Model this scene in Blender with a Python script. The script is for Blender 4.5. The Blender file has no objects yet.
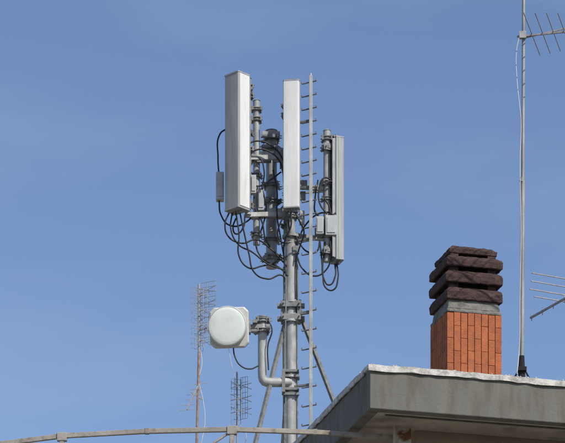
import bpy, bmesh, math, random
from mathutils import Vector, Matrix
random.seed(7)
F=2931.0; EYE=1.6; HZ=1265.0
# survey helper: bearing/elevation reading + distance -> metres in the world
def W(u,v,d):
    return Vector(((u-282.5)*d/F, d, EYE+(HZ-v)*d/F))
def M(u,v,dy=0.0): return W(u,v,45.0+dy)

scene=bpy.context.scene
# ---------------------------------------------------------------- materials
def mat(name,c1,c2=None,rough=0.6,metal=0.0,scale=6.0,detail=6,bump=0.0,bscale=40,stretch=(1,1,1),island=0.0,lo=0.35,hi=0.65,c3=None,s3=3.0,lo3=0.55,hi3=0.7):
    m=bpy.data.materials.new(name); m.use_nodes=True
    nt=m.node_tree; N=nt.nodes; L=nt.links
    b=N['Principled BSDF']; b.inputs['Roughness'].default_value=rough; b.inputs['Metallic'].default_value=metal
    tc=N.new('ShaderNodeTexCoord'); mp=N.new('ShaderNodeMapping'); mp.inputs['Scale'].default_value=stretch
    L.new(tc.outputs['Object'],mp.inputs['Vector'])
    c2=c2 or tuple(x*0.8 for x in c1)
    n=N.new('ShaderNodeTexNoise'); n.inputs['Scale'].default_value=scale; n.inputs['Detail'].default_value=detail; n.inputs['Roughness'].default_value=0.65
    L.new(mp.outputs[0],n.inputs['Vector'])
    r=N.new('ShaderNodeValToRGB'); r.color_ramp.elements[0].position=lo; r.color_ramp.elements[1].position=hi
    r.color_ramp.elements[0].color=(*c1,1); r.color_ramp.elements[1].color=(*c2,1)
    L.new(n.outputs['Fac'],r.inputs['Fac']); col=r.outputs['Color']
    if c3:
        n3=N.new('ShaderNodeTexNoise'); n3.inputs['Scale'].default_value=s3; n3.inputs['Detail'].default_value=8
        L.new(mp.outputs[0],n3.inputs['Vector'])
        mr=N.new('ShaderNodeMapRange'); mr.inputs['From Min'].default_value=lo3; mr.inputs['From Max'].default_value=hi3
        L.new(n3.outputs['Fac'],mr.inputs['Value'])
        mx=N.new('ShaderNodeMixRGB'); mx.inputs[2].default_value=(*c3,1)
        L.new(mr.outputs[0],mx.inputs[0]); L.new(col,mx.inputs[1]); col=mx.outputs[0]
    if island>0:
        g=N.new('ShaderNodeNewGeometry'); hs=N.new('ShaderNodeHueSaturation')
        mr=N.new('ShaderNodeMapRange'); mr.inputs['To Min'].default_value=1-island; mr.inputs['To Max'].default_value=1+island
        L.new(g.outputs['Random Per Island'],mr.inputs['Value']); L.new(mr.outputs[0],hs.inputs['Value'])
        L.new(col,hs.inputs['Color']); col=hs.outputs['Color']
    L.new(col,b.inputs['Base Color'])
    if bump>0:
        n2=N.new('ShaderNodeTexNoise'); n2.inputs['Scale'].default_value=bscale; n2.inputs['Detail'].default_value=6
        L.new(tc.outputs['Object'],n2.inputs['Vector'])
        bp=N.new('ShaderNodeBump'); bp.inputs['Strength'].default_value=bump; bp.inputs['Distance'].default_value=0.02
        L.new(n2.outputs['Fac'],bp.inputs['Height']); L.new(bp.outputs[0],b.inputs['Normal'])
    return m
GALV=mat('galvanised_steel',(0.42,0.43,0.42),(0.26,0.272,0.272),0.6,0.15,scale=9,bump=0.1,stretch=(1,1,.5),c3=(.17,.165,.155),s3=5,lo3=.55,hi3=.8)
GALVD=mat('weathered_steel',(0.25,0.255,0.25),(0.14,0.145,0.145),0.65,0.15,scale=12,bump=0.15)
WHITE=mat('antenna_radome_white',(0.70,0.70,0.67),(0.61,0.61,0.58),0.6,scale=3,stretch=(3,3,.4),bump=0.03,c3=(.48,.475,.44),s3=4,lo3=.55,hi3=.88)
WHITE_SHADED=mat('antenna_radome_grimy_shaded',(0.36,0.37,0.365),(0.29,0.30,0.295),0.65,scale=3,stretch=(3,3,.4),bump=0.03,c3=(.23,.23,.22),s3=4,lo3=.52,hi3=.85)  # grime streaks, plus the left panel's shade painted into the grey
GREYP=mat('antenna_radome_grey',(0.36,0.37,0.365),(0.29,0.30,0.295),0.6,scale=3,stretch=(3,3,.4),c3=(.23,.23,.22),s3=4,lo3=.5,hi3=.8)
TRAY=mat('antenna_back_tray',(0.30,0.305,0.305),(0.22,0.225,0.23),0.5,0.2,scale=8)
DISH=mat('dish_radome',(0.70,0.75,0.70),(0.65,0.70,0.65),0.65,scale=2.5,c3=(.56,.59,.54),s3=5,lo3=.5,hi3=.85)
DISHB=mat('dish_housing',(0.60,0.60,0.56),(0.48,0.48,0.45),0.6,scale=5)
BLACK=mat('black_cable_rubber',(0.012,0.012,0.014),(0.02,0.02,0.022),0.6)
BOXM=mat('equipment_box',(0.46,0.47,0.465),(0.36,0.37,0.365),0.6,scale=7)
ALU=mat('aluminium_rod',(0.38,0.38,0.38),(0.24,0.24,0.245),0.6,0.25,scale=20)
POLE=mat('galvanised_pole',(0.36,0.36,0.355),(0.20,0.20,0.20),0.6,0.2,scale=6,stretch=(1,1,.3),bump=.1)
RUSTY=mat('rusty_pole',(0.22,0.11,0.08),(0.36,0.27,0.24),0.8,scale=10)
WCABLE=mat('white_coax',(0.6,0.6,0.58),(0.5,0.5,0.48),0.5)
BRICK=mat('chimney_brick',(0.43,0.132,0.050),(0.34,0.098,0.038),0.9,scale=14,bump=0.5,bscale=60,island=0.13,c3=(0.20,0.085,0.052),s3=5,lo3=.54,hi3=.82)
MORTAR=mat('mortar',(0.12,0.052,0.033),(0.08,0.036,0.025),0.95,scale=20,bump=0.4)
CEM=mat('chimney_cement',(0.24,0.235,0.205),(0.13,0.125,0.11),0.95,scale=7,bump=0.6,bscale=30,c3=(.075,.07,.062),s3=8,lo3=.52,hi3=.75)
COWL=mat('chimney_cowl_concrete',(0.070,0.034,0.029),(0.034,0.019,0.018),0.9,scale=9,bump=0.9,bscale=28,c3=(0.12,0.075,0.064),s3=11,lo3=.58,hi3=.8)
DARK=mat('near_black',(0.012,0.011,0.010),(0.02,0.018,0.016),0.95)  # plain near-black, for the flue core and pole foot
FASC=mat('roof_fascia_concrete',(0.162,0.157,0.133),(0.124,0.121,0.103),0.9,scale=1.1,stretch=(3,3,.7),bump=0.3,bscale=25,c3=(0.096,0.082,0.064),s3=1.7,lo3=.5,hi3=.74)
FLASH=mat('roof_edge_flashing',(0.60,0.585,0.54),(0.22,0.21,0.185),0.7,scale=9,bump=0.4,lo=.40,hi=.68)
SOFF=mat('soffit_plaster',(0.44,0.38,0.305),(0.32,0.27,0.215),0.9,scale=2.5,bump=0.25,c3=(.17,.145,.12),s3=1.5)
WALL=mat('wall_plaster',(0.30,0.23,0.17),(0.25,0.19,0.145),0.9,scale=1.2,bump=0.3)
WALL2=mat('wall_plaster_pale',(0.42,0.37,0.29),(0.36,0.32,0.25),0.9,scale=1.2,bump=0.3)
RAILM=mat('weathered_painted_rail',(0.35,0.325,0.28),(0.23,0.21,0.18),0.75,scale=5,bump=0.2,c3=(.15,.11,.08),s3=7,lo3=.55,hi3=.72)
RUSTW=mat('rust_stained_plate',(0.55,0.51,0.44),(0.42,0.37,0.31),0.8,scale=8,bump=0.3,c3=(.18,.075,.03),s3=7,lo3=.5,hi3=.62)
ROOFM=mat('roof_gravel_bitumen',(0.22,0.215,0.20),(0.12,0.12,0.11),0.95,scale=60,bump=0.8)
STONE=mat('pebbles',(0.5,0.49,0.46),(0.3,0.29,0.27),0.9,scale=20,island=.35)
GLASS=mat('window_glass',(0.03,0.04,0.05),(0.04,0.05,0.06),0.08)
FRAME=mat('window_frame',(0.6,0.58,0.53),(0.5,0.48,0.44),0.5)
SHUT=mat('shutter_green',(0.05,0.10,0.07),(0.04,0.08,0.055),0.6)
ASPH=mat('asphalt',(0.055,0.055,0.057),(0.04,0.04,0.042),0.9,scale=3,bump=0.5,bscale=80)
GRND=mat('ground_earth',(0.12,0.115,0.08),(0.08,0.085,0.05),0.95,scale=.2)
PAVE=mat('pavement_concrete',(0.30,0.29,0.27),(0.24,0.23,0.21),0.9,scale=2,bump=0.3)
PAINT=mat('road_paint',(0.7,0.7,0.68),(0.55,0.55,0.53),0.7,scale=10)

# ---------------------------------------------------------------- helpers
def empty(name,loc=(0,0,0),rz=0.0):
    e=bpy.data.objects.new(name,None); scene.collection.objects.link(e); e.location=loc; e.rotation_euler=(0,0,rz); e.empty_display_size=.3
    return e
def finish(name,bm,m,parent=None,bevel=0.0,smooth=False,segs=2):
    bmesh.ops.recalc_face_normals(bm,faces=bm.faces)
    me=bpy.data.meshes.new(name); bm.to_mesh(me); bm.free()
    o=bpy.data.objects.new(name,me); scene.collection.objects.link(o); me.materials.append(m)
    if parent: o.parent=parent
    if smooth:
        for p in me.polygons: p.use_smooth=True
        try: me.set_sharp_from_angle(angle=math.radians(40))
        except Exception: pass
    if bevel>0:
        b=o.modifiers.new('bevel','BEVEL'); b.width=bevel; b.segments=segs; b.limit_method='ANGLE'; b.angle_limit=math.radians(40)
    return o
def box(bm,c,s,rot=None):
    R=rot.to_4x4() if rot else Matrix.Identity(4)
    bmesh.ops.create_cube(bm,size=1,matrix=Matrix.Translation(c)@R@Matrix.Diagonal((*s,1)))
def bar(bm,p1,p2,w,h,up=Vector((0,0,1))):
    p1=Vector(p1);p2=Vector(p2); d=p2-p1; L=d.length; z=d.normalized()
    x=z.cross(up) if abs(z.dot(up))<.98 else z.cross(Vector((0,1,0)))
    x.normalize(); y=z.cross(x)
    R=Matrix((x,y,z)).transposed()
    box(bm,(p1+p2)/2,(w,h,L),R)
def cyl(bm,p1,p2,r,r2=None,seg=16):
    p1=Vector(p1);p2=Vector(p2); d=p2-p1
    q=d.to_track_quat('Z','Y').to_matrix().to_4x4()
    bmesh.ops.create_cone(bm,cap_ends=True,segments=seg,radius1=r,radius2=r if r2 is None else r2,depth=d.length,matrix=Matrix.Translation((p1+p2)/2)@q)
def curve(name,splines,r,m,parent=None,auto=True,res=10):
    cu=bpy.data.curves.new(name,'CURVE'); cu.dimensions='3D'; cu.bevel_depth=r; cu.bevel_resolution=3; cu.resolution_u=res; cu.use_fill_caps=True
    for pts in splines:
        if auto:
            s=cu.splines.new('BEZIER'); s.bezier_points.add(len(pts)-1)
            for bp,p in zip(s.bezier_points,pts):
                bp.co=p; bp.handle_left_type='AUTO'; bp.handle_right_type='AUTO'
        else:
            s=cu.splines.new('POLY'); s.points.add(len(pts)-1)
            for bp,p in zip(s.points,pts): bp.co=(*p,1)
            s.use_smooth=True
    cu.materials.append(m)
    o=bpy.data.objects.new(name,cu); scene.collection.objects.link(o)
    if parent: o.parent=parent
    return o
def clamp(bm,c,r,h=.06,yaw=0.0):
    R=Matrix.Rotation(yaw,3,'Z'); c=Vector(c)
    cyl(bm,c-Vector((0,0,h/2)),c+Vector((0,0,h/2)),r*1.22,seg=14)
    box(bm,c+R@Vector((r*1.25,0,0)),(.022,r*2.9,h*1.15),R)
    box(bm,c-R@Vector((r*1.25,0,0)),(.022,r*2.9,h*1.15),R)
    for s in(-1,1):
        for z in(-.3,.3):
            p=c+R@Vector((0,s*r*1.28,h*z)); ax=R@Vector((r*1.75,0,0)); cyl(bm,p-ax,p+ax,.008,seg=8)

# ---------------------------------------------------------------- building
ROT=math.atan2(.2556,.9668)
TOP=EYE+900/F*38
bld=empty('apartment_building',(1.134,38,0),ROT)
def slab(name,x0,x1,y0,y1,z0,z1,m,bev=0.0,par=None):
    bm=bmesh.new(); box(bm,((x0+x1)/2,(y0+y1)/2,(z0+z1)/2),(x1-x0,y1-y0,z1-z0)); return finish(name,bm,m,par or bld,bev)
FH=.56; RX=17; RY=14
slab('fascia_front',0,RX,0,.16,TOP-FH,TOP-.05,FASC,.012)
slab('fascia_side',0.0,.16,.162,RY,TOP-FH,TOP-.05,FASC,.012)
slab('fascia_far_side',RX-.16,RX,.162,RY,TOP-FH,TOP-.05,FASC,.012)
slab('fascia_rear',.162,RX-.162,RY-.16,RY,TOP-FH,TOP-.05,FASC,.012)
slab('soffit',.162,RX-.162,.162,RY-.162,TOP-FH+.03,TOP-FH+.12,SOFF)
slab('roof_deck',.163,RX-.163,.163,RY-.163,TOP-.2,TOP-.09,ROOFM)
def flashing(name,p0,p1,inw):
    bm=bmesh.new(); p0=Vector(p0);p1=Vector(p1);inw=Vector(inw); n=int((p1-p0).length/.12)
    prof=[(-.03,-.075),(-.03,0.0),(.20,.012),(.20,-.045),(-.012,-.052),(-.014,-.075)]
    rings=[]
    for i in range(n+1):
        t=i/n; c=p0.lerp(p1,t); j=random.uniform(-.005,.005)+.006*math.sin(i*.21); k=random.uniform(-.006,.006)
        rings.append([bm.verts.new(c+inw*(a+k)+Vector((0,0,b+j+(random.uniform(-.008,.008) if b<-.06 else 0)))) for a,b in prof])
    for a,b in zip(rings,rings[1:]):
        for i in range(len(prof)):
            q=(i+1)%len(prof); bm.faces.new((a[i],a[q],b[q],b[i]))
    bm.faces.new(rings[0]); bm.faces.new(rings[-1][::-1])
    finish(name,bm,FLASH,bld)
flashing('flashing_front',(-.03,0,TOP),(RX,0,TOP),(0,1,0))
flashing('flashing_side',(0,.203,TOP+.002),(0,RY,TOP+.002),(1,0,0))
bm=bmesh.new()
for i in range(1500):
    if random.random()<.65: x=random.uniform(0,9); y=random.uniform(.0,.22)
    else: x=random.uniform(.0,.22); y=random.uniform(0,9)
    s=random.choice((.008,.01,.012,.014,.024))*random.uniform(.8,1.2)
    bmesh.ops.create_icosphere(bm,subdivisions=1,radius=s,matrix=Matrix.Translation((x,y,TOP+.012))@Matrix.Diagonal((1,random.uniform(.7,1.2),.8,1)))
finish('edge_pebbles',bm,STONE,bld)
OV=.9
slab('walls',OV,RX-OV,OV,RY-OV,0,TOP-FH+.027,WALL)
slab('soffit_drip_strip',.30,RX-.3,.30,.33,TOP-FH+.012,TOP-FH+.028,FASC)
slab('terrace_wing_walls',-13,OV-.002,OV+.05,RY-OV,0,9.8,WALL2)
slab('terrace_parapet',-13,OV-.004,OV,OV+.2,9.802,10.7,WALL2)
slab('terrace_coping',-13.05,OV-.006,OV-.05,OV+.25,10.702,10.76,FLASH,.01)
wf=bmesh.new();wg=bmesh.new();ws=bmesh.new()
for k in range(4):
    zc=1.9+k*3.1
    for i in range(10):
        xc=-11.5+i*2.75
        if k==3 and xc<1.5: continue
        if k==0 and 2.5<xc<6: continue
        yf=OV if xc>OV else OV+.05
        box(wg,(xc,yf-.008,zc),(1.0,.02,1.4))
        for sx in(-.54,.54): box(wf,(xc+sx,yf-.03,zc),(.08,.07,1.56))
        box(wf,(xc,yf-.03,zc+.74),(1.0,.068,.08)); box(wf,(xc,yf-.06,zc-.76),(1.3,.14,.06)); box(wf,(xc,yf-.028,zc),(.06,.05,1.38))
        for sx in(-.87,.87):
            box(ws,(xc+sx,yf-.03,zc),(.54,.035,1.5))
            for j in range(14): box(ws,(xc+sx,yf-.052,zc-.66+j*.1),(.44,.02,.06))
finish('window_glass',wg,GLASS,bld);finish('window_frames',wf,FRAME,bld,.006);finish('shutters',ws,SHUT,bld)
slab('entrance_door',3.8,4.9,OV-.04,OV-.001,0.15,2.4-.0,SHUT,.01)

# ---------------------------------------------------------------- ground, road
def sheet(name,x0,x1,y0,y1,z,m):
    bm=bmesh.new(); v=[bm.verts.new(p) for p in((x0,y0,z),(x1,y0,z),(x1,y1,z),(x0,y1,z))]; bm.faces.new(v); return finish(name,bm,m)
sheet('ground',-3000,3000,-3000,3000,0,GRND)
sheet('road',-200,200,-6,30,.004,ASPH)
bm=bmesh.new()
for i in range(-12,13): box(bm,(i*8,12,.010),(3,.14,.004))
finish('lane_markings',bm,PAINT)
bm=bmesh.new(); box(bm,(0,33.7,.065),(400,7.4,.13)); finish('pavement',bm,PAVE,None,.02)

# ---------------------------------------------------------------- chimney
ch=empty('brick_chimney',(1.134,38,0),ROT)
cx0,cy0,cw,cd=1.894,2.602,.813,.777
zb=TOP-.09; zt=EYE+(HZ-311)/F*41
def rect(bm,x0,x1,y0,y1,z0,z1): box(bm,((x0+x1)/2,(y0+y1)/2,(z0+z1)/2),(x1-x0,y1-y0,z1-z0))
bm=bmesh.new(); rect(bm,cx0+.016,cx0+cw-.016,cy0+.016,cy0+cd-.016,zb,zt-.01); finish('mortar_core',bm,MORTAR,ch)
bm=bmesh.new()
def tiles(ax):
    W_=cw if ax in(0,2) else cd
    n=8; tw=W_/n; rows=5; th=(zt-zb)/rows
    for i in range(n):
        off=(i%2)*.5*th+random.uniform(-.02,.02)
        z=zb-max(off,0)
        while z<zt-.01:
            z0=max(z,zb); z1=min(z+th,zt)-.004
            if z1-z0>.03:
                a=i*tw+.0042; b=(i+1)*tw-.0042; j=random.uniform(-.003,.003); T=.03
                if ax==0: rect(bm,cx0+a,cx0+b,cy0+j,cy0+T,z0,z1)
                if ax==2: rect(bm,cx0+a,cx0+b,cy0+cd-T,cy0+cd+j,z0,z1)
                if ax==1: rect(bm,cx0+j,cx0+T,cy0+max(a,.033),cy0+min(b,cd-.033),z0,z1)
                if ax==3: rect(bm,cx0+cw-T,cx0+cw+j,cy0+max(a,.033),cy0+min(b,cd-.033),z0,z1)
            z+=th
for a in range(4): tiles(a)
finish('brick_facing',bm,BRICK,ch,.004)
mx,my=cx0+cw/2,cy0+cd/2
def zc(v): return EYE+(HZ-v)/F*41
def frust(bm,z0,z1,s0,s1,dx=0):
    vs=[]
    for z,s in((z0,s0),(z1,s1)):
        vs.append([bm.verts.new((mx+a*cw/2*s,my+b*cd/2*s,z)) for a,b in((-1,-1),(1,-1),(1,1),(-1,1))])
    for i in range(4): bm.faces.new((vs[0][i],vs[0][(i+1)%4],vs[1][(i+1)%4],vs[1][i]))
    bm.faces.new(vs[0][::-1]); bm.faces.new(vs[1])
def rough(o,sub,strength,sz):
    s=o.modifiers.new('sub','SUBSURF'); s.subdivision_type='SIMPLE'; s.levels=sub; s.render_levels=sub
    t=bpy.data.textures.new('n','CLOUDS'); t.noise_scale=sz; t.noise_depth=3
    d=o.modifiers.new('d','DISPLACE'); d.texture=t; d.strength=strength; d.mid_level=.5; d.texture_coords='LOCAL'
bm=bmesh.new(); frust(bm,zt,zt+.05,.99,1.0); frust(bm,zt+.052,zc(291),.95,.86)
o=finish('cement_collar',bm,CEM,ch,.015); rough(o,4,.02,.12)
bm=bmesh.new(); frust(bm,zc(292),zc(247),.66,.62); finish('flue_core',bm,DARK,ch)  # near-black core behind the gaps of the cowl courses
def ring(name,z0,z1,s,yaw=0):
    bm=bmesh.new(); h=z1-z0
    # louvre course: sloping blade, blunt nose, mitred at the corners
    prof=[(s*.80,z0+.035),(s*.97,z0),(s*1.015,z0+.012),(s*1.02,z0+h*.60),(s*.985,z0+h*.80),(s*.86,z1),(s*.60,z1+.008),(s*.60,z0+.05)]
    loops=[]
    cs,sn=math.cos(yaw),math.sin(yaw)
    for sc,z in prof:
        L_=[]
        for a,b in((-1,-1),(1,-1),(1,1),(-1,1)):
            x=a*cw/2*sc; y=b*cd/2*sc; L_.append(bm.verts.new((mx+x*cs-y*sn,my+x*sn+y*cs,z)))
        loops.append(L_)
    n=len(prof)
    for k in range(n):
        A_=loops[k];B_=loops[(k+1)%n]
        for i in range(4): bm.faces.new((A_[i],A_[(i+1)%4],B_[(i+1)%4],B_[i]))
    o=finish(name,bm,COWL,ch,.008,False,2); rough(o,4,.024,.07); return o
ring('cowl_course_1',zc(298.5),zc(285),1.00,.012)
ring('cowl_course_2',zc(281.5),zc(268.5),1.02,-.01)
ring('cowl_course_3',zc(265),zc(253.5),1.01,.008)
bm=bmesh.new(); frust(bm,zc(250.5),zc(246),.86,.88); frust(bm,zc(245.8),zc(242),.84,.70)
o=finish('cowl_cap',bm,COWL,ch,.008); rough(o,4,.022,.07)
bm=bmesh.new()
for v0,v1 in((284.5,280.5),(268,264),(253,249.5),(292,297)):
    for a in(-1,1):
        for b in(-1,1): box(bm,(mx+a*cw*.34,my+b*cd*.34,(zc(v0)+zc(v1))/2),(.12,.12,abs(zc(v1)-zc(v0))+.03))
finish('cowl_spacers',bm,COWL,ch)

# ---------------------------------------------------------------- terrace frame
fr=empty('terrace_awning_frame')
pts=[W(399,438,39.0),W(232,429.5,38.5),W(62,436,38.6),W(-60,453,38.7)]
seg=[W(399,438,39.0),W(315,432.3,38.8),W(232,429.5,38.5),W(147,431.3,38.55),W(62,436,38.6),W(0,444,38.65),W(-60,453,38.7)]
bm=bmesh.new()
for a,b in zip(seg,seg[1:]):
    e=(b-a).normalized()*.003; bar(bm,a+e,b-e,.05,.062)
for p in pts[1:]:
    bar(bm,Vector((p.x,p.y,9.82)),p-Vector((0,0,.04)),.06,.06)
    box(bm,p+Vector((0,-.002,-.015)),(.13,.075,.11))
for p in (seg[1],seg[3]): box(bm,p,(.06,.062,.075))
bar(bm,pts[1]+Vector((-.05,.0,-.05)),pts[1]+Vector((-.55,.02,-.38)),.03,.03)
bar(bm,pts[1]+Vector((.0,.0,0)),pts[1]+Vector((-.1,2.6,0.0)),.045,.045)
bar(bm,pts[2]+Vector((.0,.0,0)),pts[2]+Vector((-.1,2.6,0.0)),.045,.045)
finish('frame_bars',bm,RAILM,fr,.006)
bm=bmesh.new()
box(bm,(W(402,0,38.98).x,38.98,W(0,442,38.98).z),(.24,.05,.74)); 
box(bm,(W(402,0,38.98).x,38.95,W(0,417,38.98).z),(.30,.14,.05))
box(bm,(W(394,0,38.98).x,38.93,W(0,442,38.98).z),(.03,.12,.70))
finish('wall_bracket_plate',bm,RUSTW,fr,.008)

# ---------------------------------------------------------------- telecom mast
tm=empty('telecom_mast',(0,0,0))
ZR=TOP-.09
bm=bmesh.new()
def vz(v): return M(0,v).z
MX=M(291,0).x
def vc(bm,u,v0,v1,r,dy=0,seg=20):
    a=M(u,v0,dy); b=M(u,v1,dy); cyl(bm,a,b,r,seg=seg)
cyl(bm,(MX,45,ZR),(MX,45,vz(236)),.092,seg=28)
cyl(bm,(MX,45,vz(236)),(MX,45,vz(88)),.062,seg=24)
for v in(237,303,322,378): cyl(bm,(MX,45,vz(v)-.018),(MX,45,vz(v)+.018),.135,seg=24)
cyl(bm,(MX,45,ZR),(MX,45,ZR+.03),.25,seg=24)
finish('mast_tube',bm,GALV,tm,0,True)
bm=bmesh.new()
for v in(306,319):
    box(bm,(MX,44.9,vz(v)),(.30,.05,.09)); box(bm,(MX,45.12,vz(v)),(.30,.05,.09))
    for s in(-1,1): cyl(bm,(MX+s*.12,44.82,vz(v)),(MX+s*.12,45.2,vz(v)),.012,seg=8)
    for s in(-1,1): box(bm,(MX+s*.17,45,vz(v)),(.08,.12,.05))
box(bm,(MX-.13,44.98,vz(312)),(.05,.10,.34)); box(bm,(MX+.13,44.98,vz(312)),(.05,.10,.34))
for k in range(8):
    a=k*math.pi/4
    for v in(237,322,378): cyl(bm,(MX+.115*math.cos(a),45+.115*math.sin(a),vz(v)-.04),(MX+.115*math.cos(a),45+.115*math.sin(a),vz(v)+.04),.011,seg=6)
finish('mast_collar',bm,GALVD,tm,.004)
bm=bmesh.new()
for (a,b) in ((Vector((MX+.14,45.05,vz(313))),Vector((1.55,45.9,ZR))),(Vector((MX-.1,45.0,vz(326))),Vector((-.62,44.3,ZR))),(Vector((MX,45.12,vz(316))),Vector((-.1,47,ZR)))):
    bar(bm,a,b,.055,.055); cyl(bm,b,b+Vector((0,0,.02)),.12)
finish('mast_struts',bm,GALVD,tm,.003)
bm=bmesh.new()
pipes=[(248,79,215,.05,-.25),(256.5,101,245,.052,.05),(271.5,131,268,.085,.35),(327,131,262,.055,-.05),(286,98,236,.04,.25)]
for u,v0,v1,r,dy in pipes:
    vc(bm,u,v0,v1,r,dy)
    c=M(u,v0,dy); cyl(bm,c,c+Vector((0,0,.02)),r*1.15,r*.6,seg=16)
finish('mounting_pipes',bm,GALV,tm,0,True)
bm=bmesh.new()
def arm(u0,v0,d0,u1,v1,d1,w=.05,h=.07): bar(bm,M(u0,v0,d0),M(u1,v1,d1),w,h)
for v in(157,214):
    arm(291,v,0,246,v+1,-.25); arm(291,v-3,.03,256,v-3,.05); arm(291,v+3,.05,271,v+3,.35); arm(246,v+2,-.25,271,v+3,.35,.04,.05)
arm(291,186,0,327,189,-.05);arm(291,236,0,327,239,-.05); arm(291,194,0,327,191,-.05,.03,.03)
arm(291,90,0,291,90.5,-.3,.05,.05); arm(291,200,0,291,200.5,-.3,.06,.06)
arm(271,150,.35,286,152,.25); arm(262,133,.3,280,133,.3,.03,.05)
finish('sector_arms',bm,GALV,tm,.005)
bm=bmesh.new()
for u,v0,v1,r,dy in pipes:
    for t in(.06,.13,.40,.52,.80,.93):
        clamp(bm,M(u,v0+(v1-v0)*t,dy),r,random.uniform(.05,.08),random.uniform(-.5,.5))
for v in(154,160,186,193,211,217,236,243): clamp(bm,(MX,45,vz(v)),.066,.06,.3)
for u,v,dy,s in((279,155,-.02,(.16,.06,.10)),(283,163,-.05,(.10,.08,.16)),(303,184,-.04,(.13,.07,.10)),(303,196,-.04,(.08,.07,.12)),(302,238,-.02,(.14,.06,.10)),(276,215,.0,(.18,.06,.09)),(264,161,.0,(.22,.05,.05)),(252,157,-.1,(.14,.08,.07)),(318,233,-.06,(.10,.07,.14)),(296,250,-.09,(.10,.05,.12)),(268,136,.2,(.22,.04,.05)),(268,146,.2,(.18,.04,.04))):
    box(bm,M(u,v,dy),s)
finish('clamps',bm,GALVD,tm,.003)
bm=bmesh.new()
for u,v,dy,s in((220,187,-.15,(.12,.14,.42)),(331,226,-.16,(.17,.10,.30)),(320,226,-.12,(.12,.10,.27)),(261,200,-.05,(.09,.1,.34)),(253.5,185,-.28,(.08,.1,.28)),(302,218,-.04,(.08,.1,.2))):
    box(bm,M(u,v,dy),s); box(bm,M(u,v,dy)+Vector((0,-s[1]/2-.006,.0)),(s[0]*.75,.012,s[2]*.8))
finish('amplifier_boxes',bm,BOXM,tm,.01)

def panel(name,u,v0,v1,dy,w,d,yaw,front,top=True,side=None):
    """yaw: radians, 0 = facing the street (-Y); positive turns to the right (+X)"""
    e=empty(name); z0=M(0,v1,dy).z; z1=M(0,v0,dy).z; c=M(u,0,dy); e.location=(c.x,c.y,z0); e.rotation_euler=(0,0,yaw)
    H=z1-z0
    hw=w/2; r=.022
    prof=[(-hw,d*.5)]
    for k in range(6):
        a=math.pi+ (math.pi/2)*k/5; prof.append((-hw+r+r*math.cos(a),-d*.5+r+r*math.sin(a)))
    for k in range(6):
        a=1.5*math.pi+(math.pi/2)*k/5; prof.append((hw-r+r*math.cos(a),-d*.5+r+r*math.sin(a)))
    prof.append((hw,d*.5))
    bm=bmesh.new()
    lo=[bm.verts.new((x,y,.02)) for x,y in prof]; hi=[bm.verts.new((x,y,H-.02)) for x,y in prof]
    n=len(prof)
    for i in range(n): bm.faces.new((lo[i],lo[(i+1)%n],hi[(i+1)%n],hi[i]))
    bm.faces.new(lo[::-1]); bm.faces.new(hi)
    finish('radome',bm,front,e,0,True)
    bm=bmesh.new()
    for z in(0,H-.02):
        a=[bm.verts.new((x*1.03,y*1.04,z)) for x,y in prof]; b=[bm.verts.new((x*1.03,y*1.04,z+.019)) for x,y in prof]
        for i in range(n): bm.faces.new((a[i],a[(i+1)%n],b[(i+1)%n],b[i]))
        bm.faces.new(a[::-1]); bm.faces.new(b)
    for s in(-1,1): box(bm,(s*(hw+.002),d*.18,H/2),(.006,.014,H*.985))
    finish('end_caps',bm,GREYP,e)
    if side:
        # added pale strips: sunlit tone painted on the sides of the greyed front
        bm=bmesh.new()
        for s in(-1,1): box(bm,(s*(hw+.004),.012,H/2),(.010,d*.86,H*.97))
        finish('sunlit_side_strips',bm,side,e,.003)
    bm=bmesh.new(); box(bm,(0,d*.5+.014,H/2),(w*.86,.024,H*.97)); box(bm,(-w*.40,d*.5+.03,H/2),(.012,.05,H*.96)); box(bm,(w*.40,d*.5+.03,H/2),(.012,.05,H*.96))
    finish('back_tray',bm,TRAY,e,.003)
    bm=bmesh.new()
    for z in(H*.08,H*.92):
        box(bm,(0,d*.5+.06,z),(w*.5,.10,.05)); box(bm,(-.05,d*.5+.11,z),(.012,.12,.10)); box(bm,(.05,d*.5+.11,z),(.012,.12,.10)); cyl(bm,(-.09,d*.5+.14,z),(.09,d*.5+.14,z),.012,seg=8)
    if top: box(bm,(0,d*.3,H+.015),(w*.5,.09,.03)); cyl(bm,(-.03,d*.3,H+.03),(-.03,d*.3,H+.06),.012,seg=8); cyl(bm,(.04,d*.3,H+.03),(.04,d*.3,H+.05),.012,seg=8)
    for x in(-.3,-.1,.1,.3):
        cyl(bm,(x*w,0,-.05),(x*w,0,0.0),.014,seg=10)
    finish('brackets_connectors',bm,GALVD,e,.002)
    return e
panel('panel_antenna',236.9,75,211,-.50,.295,.24,-math.radians(43),WHITE_SHADED,True,WHITE)  # shaded front and sunlit sides painted by two base colours
panel('panel_antenna',291.5,81,209,-.42,.245,.13,math.radians(-9),WHITE)
panel('panel_antenna',337.5,139,262,-.05,.26,.13,math.radians(108),GREYP)

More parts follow.
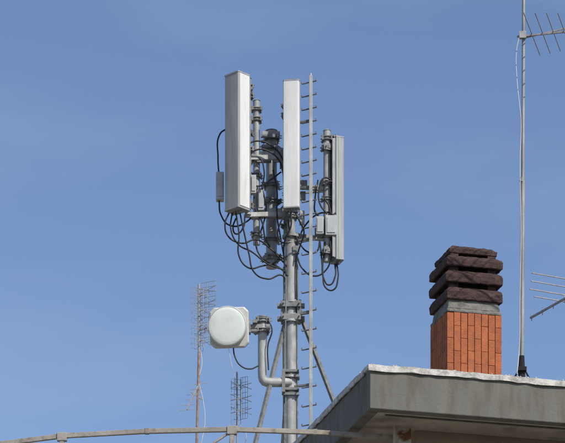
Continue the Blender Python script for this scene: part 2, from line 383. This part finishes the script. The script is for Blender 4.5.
def P(l): return [M(*p) if len(p)==3 else M(p[0],p[1],-.3) for p in l]
cabs=[
 [(228,128,-.2),(220,134,-.2),(218,158,-.2),(219,176,-.2)],
 [(219,200,-.15),(221,215,-.2),(232,226,-.3),(246,222,-.2),(255,212,0)],
 [(229,213,-.5),(225,224,-.5),(228,236,-.45),(240,243,-.4),(258,240,-.2),(272,250,-.1),(285,260,-.1)],
 [(232,213,-.5),(231,230,-.5),(238,244,-.45),(252,252,-.3),(268,264,-.2),(284,270,-.1)],
 [(236,213,-.5),(239,235,-.5),(239,256,-.45),(247,267,-.4),(262,266,-.2),(276,262,-.1),(287,256,-.1)],
 [(240,213,-.5),(244,232,-.45),(249,254,-.4),(254,272,-.35),(268,279,-.2),(283,276,-.12),(286,290,-.1)],
 [(245,215,-.3),(243,228,-.3),(236,234,-.3),(233,228,-.35),(236,218,-.4)],
 [(262,188,-.1),(266,206,-.1),(262,228,-.1),(256,242,-.1),(262,258,-.1),(280,268,-.1),(288,276,-.12)],
 [(244,147,-.3),(256,141,-.25),(272,146,-.2),(283,160,-.15),(286,178,-.1)],
 [(247,158,-.3),(256,150,-.3),(270,152,-.25),(281,164,-.2),(284,186,-.1)],
 [(250,166,-.2),(258,158,-.2),(264,170,-.2),(262,188,-.15)],
 [(243,162,-.2),(246,176,-.2),(256,186,-.15),(270,180,-.15),(281,172,-.1)],
 [(258,186,-.15),(254,204,-.2),(262,222,-.15),(266,240,-.1),(276,254,-.1),(287,266,-.12)],
 [(287,212,-.42),(280,224,-.4),(278,236,-.35),(284,243,-.3),(289,234,-.2),(288,220,-.1)],
 [(291,212,-.42),(291,226,-.42),(285,240,-.35),(284,258,-.15),(286,275,-.12)],
 [(295,212,-.42),(300,222,-.4),(304,232,-.3),(300,246,-.2),(295,262,-.12)],
 [(273,170,-.1),(277,190,-.1),(277,215,-.1),(281,240,-.1),(285,262,-.1)],
 [(332,180,-.15),(324,178,-.2),(319,190,-.2),(320,204,-.2),(327,214,-.2)],
 [(335,182,-.15),(328,182,-.2),(324,196,-.2),(329,206,-.2),(331,214,-.2)],
 [(334,190,-.15),(340,200,-.15),(338,210,-.15),(333,215,-.2)],
 [(318,180,-.1),(315,200,-.1),(316,214,-.1),(319,216,-.1)],
 [(337,264,-.05),(338,278,-.1),(333,290,-.1),(326,288,-.1),(323,276,-.1),(325,242,-.1)],
 [(335,264,-.05),(335,277,-.1),(329,285,-.1),(324,279,-.1),(322,262,-.1),(320,242,-.1)],
 [(330,241,-.16),(331,256,-.15),(326,270,-.1),(314,276,-.1),(302,268,-.1),(297,256,-.1)],
 [(320,240,-.12),(316,252,-.12),(308,252,-.1),(300,244,-.1),(296,236,-.1)],
 [(330,212,-.15),(318,214,-.15),(308,222,-.1),(300,236,-.1),(297,258,-.1),(297,300,-.1)],
]
curve('feeder_cables',[P(c) for c in cabs],.0125,BLACK,tm)
run=[]
for k,(u,dy) in enumerate(((284.3,-.03),(285.6,-.09),(297.4,-.05),(283.6,.03))):
    run.append([M(u,258+3*k,dy),M(u+.3,300,dy-.03),M(u-.3,340,dy),M(u,390,dy),M(u,440,dy),M(u,500,dy)])
curve('cable_run',run,.011,GALVD,tm)

# ---------------------------------------------------------------- ladder
ld=empty('climbing_ladder')
bm=bmesh.new(); RXm=M(310.8,0,-.2).x
bar(bm,(RXm,44.8,ZR),(RXm,44.8,M(0,76,-.2).z),.052,.06)
cyl(bm,(RXm,44.8,M(0,78,-.2).z),(RXm,44.8,M(0,73,-.2).z),.03,.01,seg=10)
finish('ladder_rail',bm,GALV,ld,.004)
bm=bmesh.new(); v=82
dr=Vector((-.86,.5,0))
while v<500:
    c=Vector((RXm,44.8,M(0,v,-.2).z)); L=.155
    a=c+dr*L; b=c-dr*L*.62
    cyl(bm,a,b,.011,seg=8); cyl(bm,a,a+Vector((0,0,.035)),.011,seg=8); cyl(bm,b,b+Vector((0,0,.03)),.011,seg=8)
    v+=13.2 if v<250 else 19
finish('rungs',bm,GALVD,ld)
bm=bmesh.new()
for v in(120,186,238,312,384,450): bar(bm,(RXm,44.82,M(0,v,-.2).z),(MX+.03,44.95,M(0,v,-.2).z),.04,.03)
finish('ladder_standoffs',bm,GALVD,ld,.003)

# ---------------------------------------------------------------- microwave dish
dsh=empty('microwave_dish_antenna')
cc=W(227,326,44.4); nrm=Vector((-.10,-.98,-.12)).normalized()
q=nrm.to_track_quat('Z','Y').to_matrix().to_4x4(); T=Matrix.Translation(cc)@q
bm=bmesh.new(); R=.283; rings=[]; prof=[(R,-.10),(R,.0),(R*.985,.010),(R*.95,.015),(R*.8,.019),(R*.5,.023),(R*.2,.025)]
for r,h in prof: rings.append([bm.verts.new(T@Vector((r*math.cos(a*math.pi/24),r*math.sin(a*math.pi/24),h))) for a in range(48)])
for A_,B_ in zip(rings,rings[1:]):
    for i in range(48): bm.faces.new((A_[i],A_[(i+1)%48],B_[(i+1)%48],B_[i]))
bm.faces.new(rings[-1]); bm.faces.new(rings[0][::-1]); finish('radome',bm,DISH,dsh,0,True)
bm=bmesh.new(); rings=[]
for r,h in((R*1.035,-.11),(R*1.035,.008),(R*1.002,.014),(R*1.0,-.11)): rings.append([bm.verts.new(T@Vector((r*math.cos(a*math.pi/24),r*math.sin(a*math.pi/24),h))) for a in range(48)])
for k in range(4):
    A_,B_=rings[k],rings[(k+1)%4]
    for i in range(48): bm.faces.new((A_[i],A_[(i+1)%48],B_[(i+1)%48],B_[i]))
finish('rim',bm,DISHB,dsh,0,True)
bm=bmesh.new()
ccr=cc+Vector((.02,0,-.0))
ez=nrm; ex=Vector((0,0,1)).cross(ez).normalized(); ey=ez.cross(ex); U=Matrix((ex,ey,ez)).transposed()
def loopo(s,h,c): return [ccr+U@Vector((x*s,y*s,h)) for x,y in((-1,-1+c),(-1+c,-1),(1-c,-1),(1,-1+c),(1,1-c),(1-c,1),(-1+c,1),(-1,1-c))]
ls=[[bm.verts.new(p) for p in loopo(s,h,.22)] for s,h in((.20,-.30),(.285,-.24),(.30,-.115),(.28,-.10))]
for A_,B_ in zip(ls,ls[1:]):
    for i in range(8): bm.faces.new((A_[i],A_[(i+1)%8],B_[(i+1)%8],B_[i]))
bm.faces.new(ls[0][::-1]); bm.faces.new(ls[-1]); finish('housing',bm,DISHB,dsh,.01)
curve('support_pipe',[[W(262.5,322,44.75),W(262.5,374,44.75),W(262.6,377,44.75),W(263.2,379.5,44.755),W(264.6,381.4,44.76),W(266.6,382.2,44.765),W(269.5,382.4,44.77),W(290,382.4,44.95)]],.070,GALV,dsh,auto=False)
bm=bmesh.new()
for v in(321,331): clamp(bm,W(262.5,v,44.75),.072,.07,.2)
cyl(bm,W(262.5,318,44.75),W(262.5,316.5,44.75),.078,seg=20)
bar(bm,W(246,327,44.62),W(262,327,44.7),.09,.06); box(bm,W(249,327,44.62),(.05,.14,.20)); box(bm,W(255,322,44.6),(.07,.10,.05)); box(bm,W(254,331,44.6),(.09,.08,.04))
cyl(bm,W(266,327,44.6),W(270,327,44.6),.045,seg=12)
for v in(371,376,389,394): box(bm,W(291,v,44.9),(.25,.06,.04)); box(bm,W(291,v,45.13),(.25,.05,.04))
box(bm,W(283.5,382.5,44.9),(.05,.2,.34)); 
for v in(373,392):
    for s in(-.11,.11): cyl(bm,(MX+s,44.8,vz(v)),(MX+s,45.2,vz(v)),.012,seg=8)
finish('mount_hardware',bm,GALVD,dsh,.004)
curve('dish_cable',[[W(233,344,44.6),W(235,357,44.6),W(241,366,44.6),W(250,369,44.65),W(258,366,44.7)],[W(268,320,44.65),W(272,330,44.6),W(268,345,44.64),W(268.5,370,44.66)]],.011,BLACK,dsh)

# ---------------------------------------------------------------- TV antennas
t1=empty('tv_aerial')
px=W(521.7,0,39.2).x
bm=bmesh.new(); cyl(bm,(px,39.2,ZR),(px+.015,39.2,W(0,180,39.2).z),.030,seg=14); cyl(bm,(px+.015,39.2,W(0,181,39.2).z),(px+.03,39.2,W(0,-60,39.2).z),.022,seg=12)
cyl(bm,(px,39.2,W(0,182,39.2).z),(px+.015,39.2,W(0,178,39.2).z),.036,seg=12)
finish('pole',bm,POLE,t1,0,True)
bm=bmesh.new()
bd=Vector((.97,-.24,0)); ed=Vector((.24,.97,0))
zc1=W(0,36,39.2).z
b0=Vector((px-.06,39.22,zc1)); b1=b0+bd*2.0
bar(bm,b0,b1,.022,.022); bar(bm,b0+Vector((.08,0,-.02)),b0+bd*1.3+Vector((0,0,.13)),.016,.016)
for k in range(8):
    c=b0+bd*(.20+.145*k)+Vector((0,0,.012)); l=.70-.035*k
    cyl(bm,c-ed*l,c+ed*l,.0065,seg=6)
box(bm,Vector((px+.01,39.17,zc1)),(.09,.06,.09))
finish('yagi',bm,ALU,t1)
bm=bmesh.new(); cyl(bm,(px,39.2,W(0,378,39.2).z),(px,39.2,W(0,356,39.2).z),.05,.036,seg=12); 
for dx in(-.07,.07): bar(bm,(px,39.2,W(0,364,39.2).z),(px+dx*1.5,39.2,W(0,379,39.2).z),.02,.02)
box(bm,(px,39.15,W(0,370,39.2).z),(.12,.06,.05)); finish('pole_foot',bm,DARK,t1)
curve('coax',[[W(519,38,39.15),W(516.5,50,39.15),W(517,80,39.15),W(519.5,105,39.15),W(521,120,39.16),W(520,160,39.16),W(521,230,39.16),W(520,300,39.15),W(519.5,345,39.1),W(517,374,39.0)]],.0055,WCABLE,t1)
t2=empty('tv_aerial')
bm=bmesh.new(); D=39.6
px2=W(592,0,D).x; cyl(bm,(px2,D,ZR),(px2,D,W(0,240,D).z),.025,seg=10)
e2=Vector((.9,.44,0)); bdir=Vector((.44,-.9,0))
for u,v in((532,273),(531,281),(529.5,289),(534,296.5)):
    a=W(u,v,D-.35); cyl(bm,a,a+e2*.85,.0085,seg=6)
a=W(548,271,D-.2); cyl(bm,a+e2*.42,a+e2*.42+Vector((0,0,-.42)),.01,seg=6)
a=W(530.5,318,D+.1); bar(bm,a,a+bdir*1.5,.024,.024)
for k in range(4):
    c=a+bdir*(.03+.28*k); cyl(bm,c-e2*.0-Vector((0,0,.05)),c+Vector((0,0,.05)),.006,seg=6)
a2=a+bdir*1.0; bar(bm,a2,Vector((px2,D,a2.z)),.025,.025)
finish('reflector_aerial',bm,ALU,t2)
def grid(bm,c,w,h,nv,nh,yaw,r=.005):
    R=Matrix.Rotation(yaw,3,'Z')
    for i in range(nv):
        x=-w/2+w*i/(nv-1); cyl(bm,c+R@Vector((x,0,-h/2)),c+R@Vector((x,0,h/2)),r,seg=5)
    for i in range(nh):
        z=-h/2+h*i/(nh-1); cyl(bm,c+R@Vector((-w/2,0,z)),c+R@Vector((w/2,0,z)),r,seg=5)
def bow(bm,c,yaw,h,n=4):
    R=Matrix.Rotation(yaw,3,'Z')
    for k in range(n):
        z=-h/2+h*(k+.5)/n
        for s in(-1,1):
            for t in(-.05,.05): cyl(bm,c+R@Vector((.01*s,-.10,z)),c+R@Vector((.17*s,-.10,z+t)),.005,seg=5)
        cyl(bm,c+R@Vector((0,0,z)),c+R@Vector((0,-.10,z)),.007,seg=5)
    cyl(bm,c+R@Vector((0,-.1,-h/2)),c+R@Vector((0,-.1,h/2)),.006,seg=5)
D=48.8
t3=empty('tv_aerial')
px3=W(199,0,D).x
bm=bmesh.new(); cyl(bm,(px3,D,W(0,352,D).z),(px3,D,W(0,284,D).z),.018,seg=8); finish('pole_top',bm,ALU,t3)
bm=bmesh.new(); cyl(bm,(px3-.09,D,ZR),(px3,D,W(0,352,D).z),.022,seg=8); finish('pole_lower',bm,RUSTY,t3)
bm=bmesh.new()
grid(bm,W(197.5,319,D),.26,1.02,5,13,.75,.0035); bow(bm,W(199,319,D),.75,1.0)
grid(bm,W(208.5,312,D),.28,1.0,5,13,-.5,.0035); bow(bm,W(210,312,D),-.5,.9)
bar(bm,W(199,330,D),W(209,328,D),.02,.02)
a=W(199,384,D); bar(bm,a,W(187,410,D-.9),.018,.018)
for k in range(6):
    c=a.lerp(W(187,410,D-.9),k/5); cyl(bm,c-Vector((.12,.06,.03)),c+Vector((.12,.06,.03)),.005,seg=5)
bar(bm,W(191,392,D),W(203,400,D),.02,.02)
finish('grid_panels',bm,ALU,t3)
curve('coax',[[W(199,345,D),W(202,362,D),W(199,380,D),W(203,400,D),W(205,420,D),W(201,445,D)]],.006,WCABLE,t3)
t4=empty('tv_aerial'); D=46.5
bm=bmesh.new(); p0=W(237,0,D).x
cyl(bm,(p0,D,ZR),(p0,D,W(0,372,D).z),.014,seg=8)
grid(bm,W(236,402,D),.16,.72,4,10,.4,.0035); grid(bm,W(244,398,D),.14,.66,4,9,-.6,.0035); bow(bm,W(240,400,D),.2,.6,3)
finish('grid_aerial',bm,ALU,t4)
curve('coax',[[W(228,345,D),W(231,362,D),W(235,380,D),W(237,400,D)],[W(240,425,D),W(246,434,D),W(243,450,D)]],.005,WCABLE,t4)

# ---------------------------------------------------------------- sky + sun
SE,SA=math.radians(44),math.radians(38)
w=bpy.data.worlds.new('World'); scene.world=w; w.use_nodes=True
nt=w.node_tree; N=nt.nodes; L=nt.links; bg=N['Background']
sk=N.new('ShaderNodeTexSky'); sk.sky_type='NISHITA'; sk.sun_disc=False; sk.sun_elevation=SE; sk.sun_rotation=math.pi-SA
sk.air_density=1.0; sk.dust_density=1.1; sk.ozone_density=2.6
tn=N.new('ShaderNodeMixRGB'); tn.blend_type='MULTIPLY'; tn.inputs[0].default_value=1; tn.inputs[2].default_value=(0.99,1.0,1.09,1)
L.new(sk.outputs[0],tn.inputs[1])
tc=N.new('ShaderNodeTexCoord'); mp=N.new('ShaderNodeMapping'); mp.inputs['Scale'].default_value=(5,5,14); mp.inputs['Rotation'].default_value=(0,.35,0)
L.new(tc.outputs['Generated'],mp.inputs['Vector'])
n=N.new('ShaderNodeTexNoise'); n.inputs['Scale'].default_value=1.6; n.inputs['Detail'].default_value=5; n.inputs['Roughness'].default_value=.5; n.inputs['Distortion'].default_value=.6
L.new(mp.outputs[0],n.inputs['Vector'])
mr=N.new('ShaderNodeMapRange'); mr.inputs['From Min'].default_value=.40; mr.inputs['From Max'].default_value=.8; mr.inputs['To Max'].default_value=.15
L.new(n.outputs['Fac'],mr.inputs['Value'])
mx_=N.new('ShaderNodeMixRGB'); mx_.inputs[2].default_value=(5.2,5.9,7.2,1)
L.new(mr.outputs[0],mx_.inputs[0]); L.new(tn.outputs[0],mx_.inputs[1]); L.new(mx_.outputs[0],bg.inputs['Color'])
bg.inputs['Strength'].default_value=.122
sd=bpy.data.lights.new('sun','SUN'); sd.energy=4.1; sd.angle=math.radians(.5); sd.color=(1,.94,.85)
so=bpy.data.objects.new('sun',sd); scene.collection.objects.link(so)
tos=Vector((math.sin(SA)*math.cos(SE),-math.cos(SA)*math.cos(SE),math.sin(SE)))
so.rotation_euler=tos.to_track_quat('Z','Y').to_euler(); so.location=(20,-20,40)
# ---------------------------------------------------------------- camera
cam=bpy.data.cameras.new('camera'); co=bpy.data.objects.new('camera',cam); scene.collection.objects.link(co)
co.location=(0,0,EYE); co.rotation_euler=(math.pi/2,0,0)
cam.sensor_width=36; cam.lens=36*F/565; cam.shift_y=(HZ-221.5)/565; cam.clip_end=6000; cam.clip_start=.1
scene.camera=co
scene.view_settings.view_transform='Standard'; scene.view_settings.look='None'; scene.view_settings.exposure=0
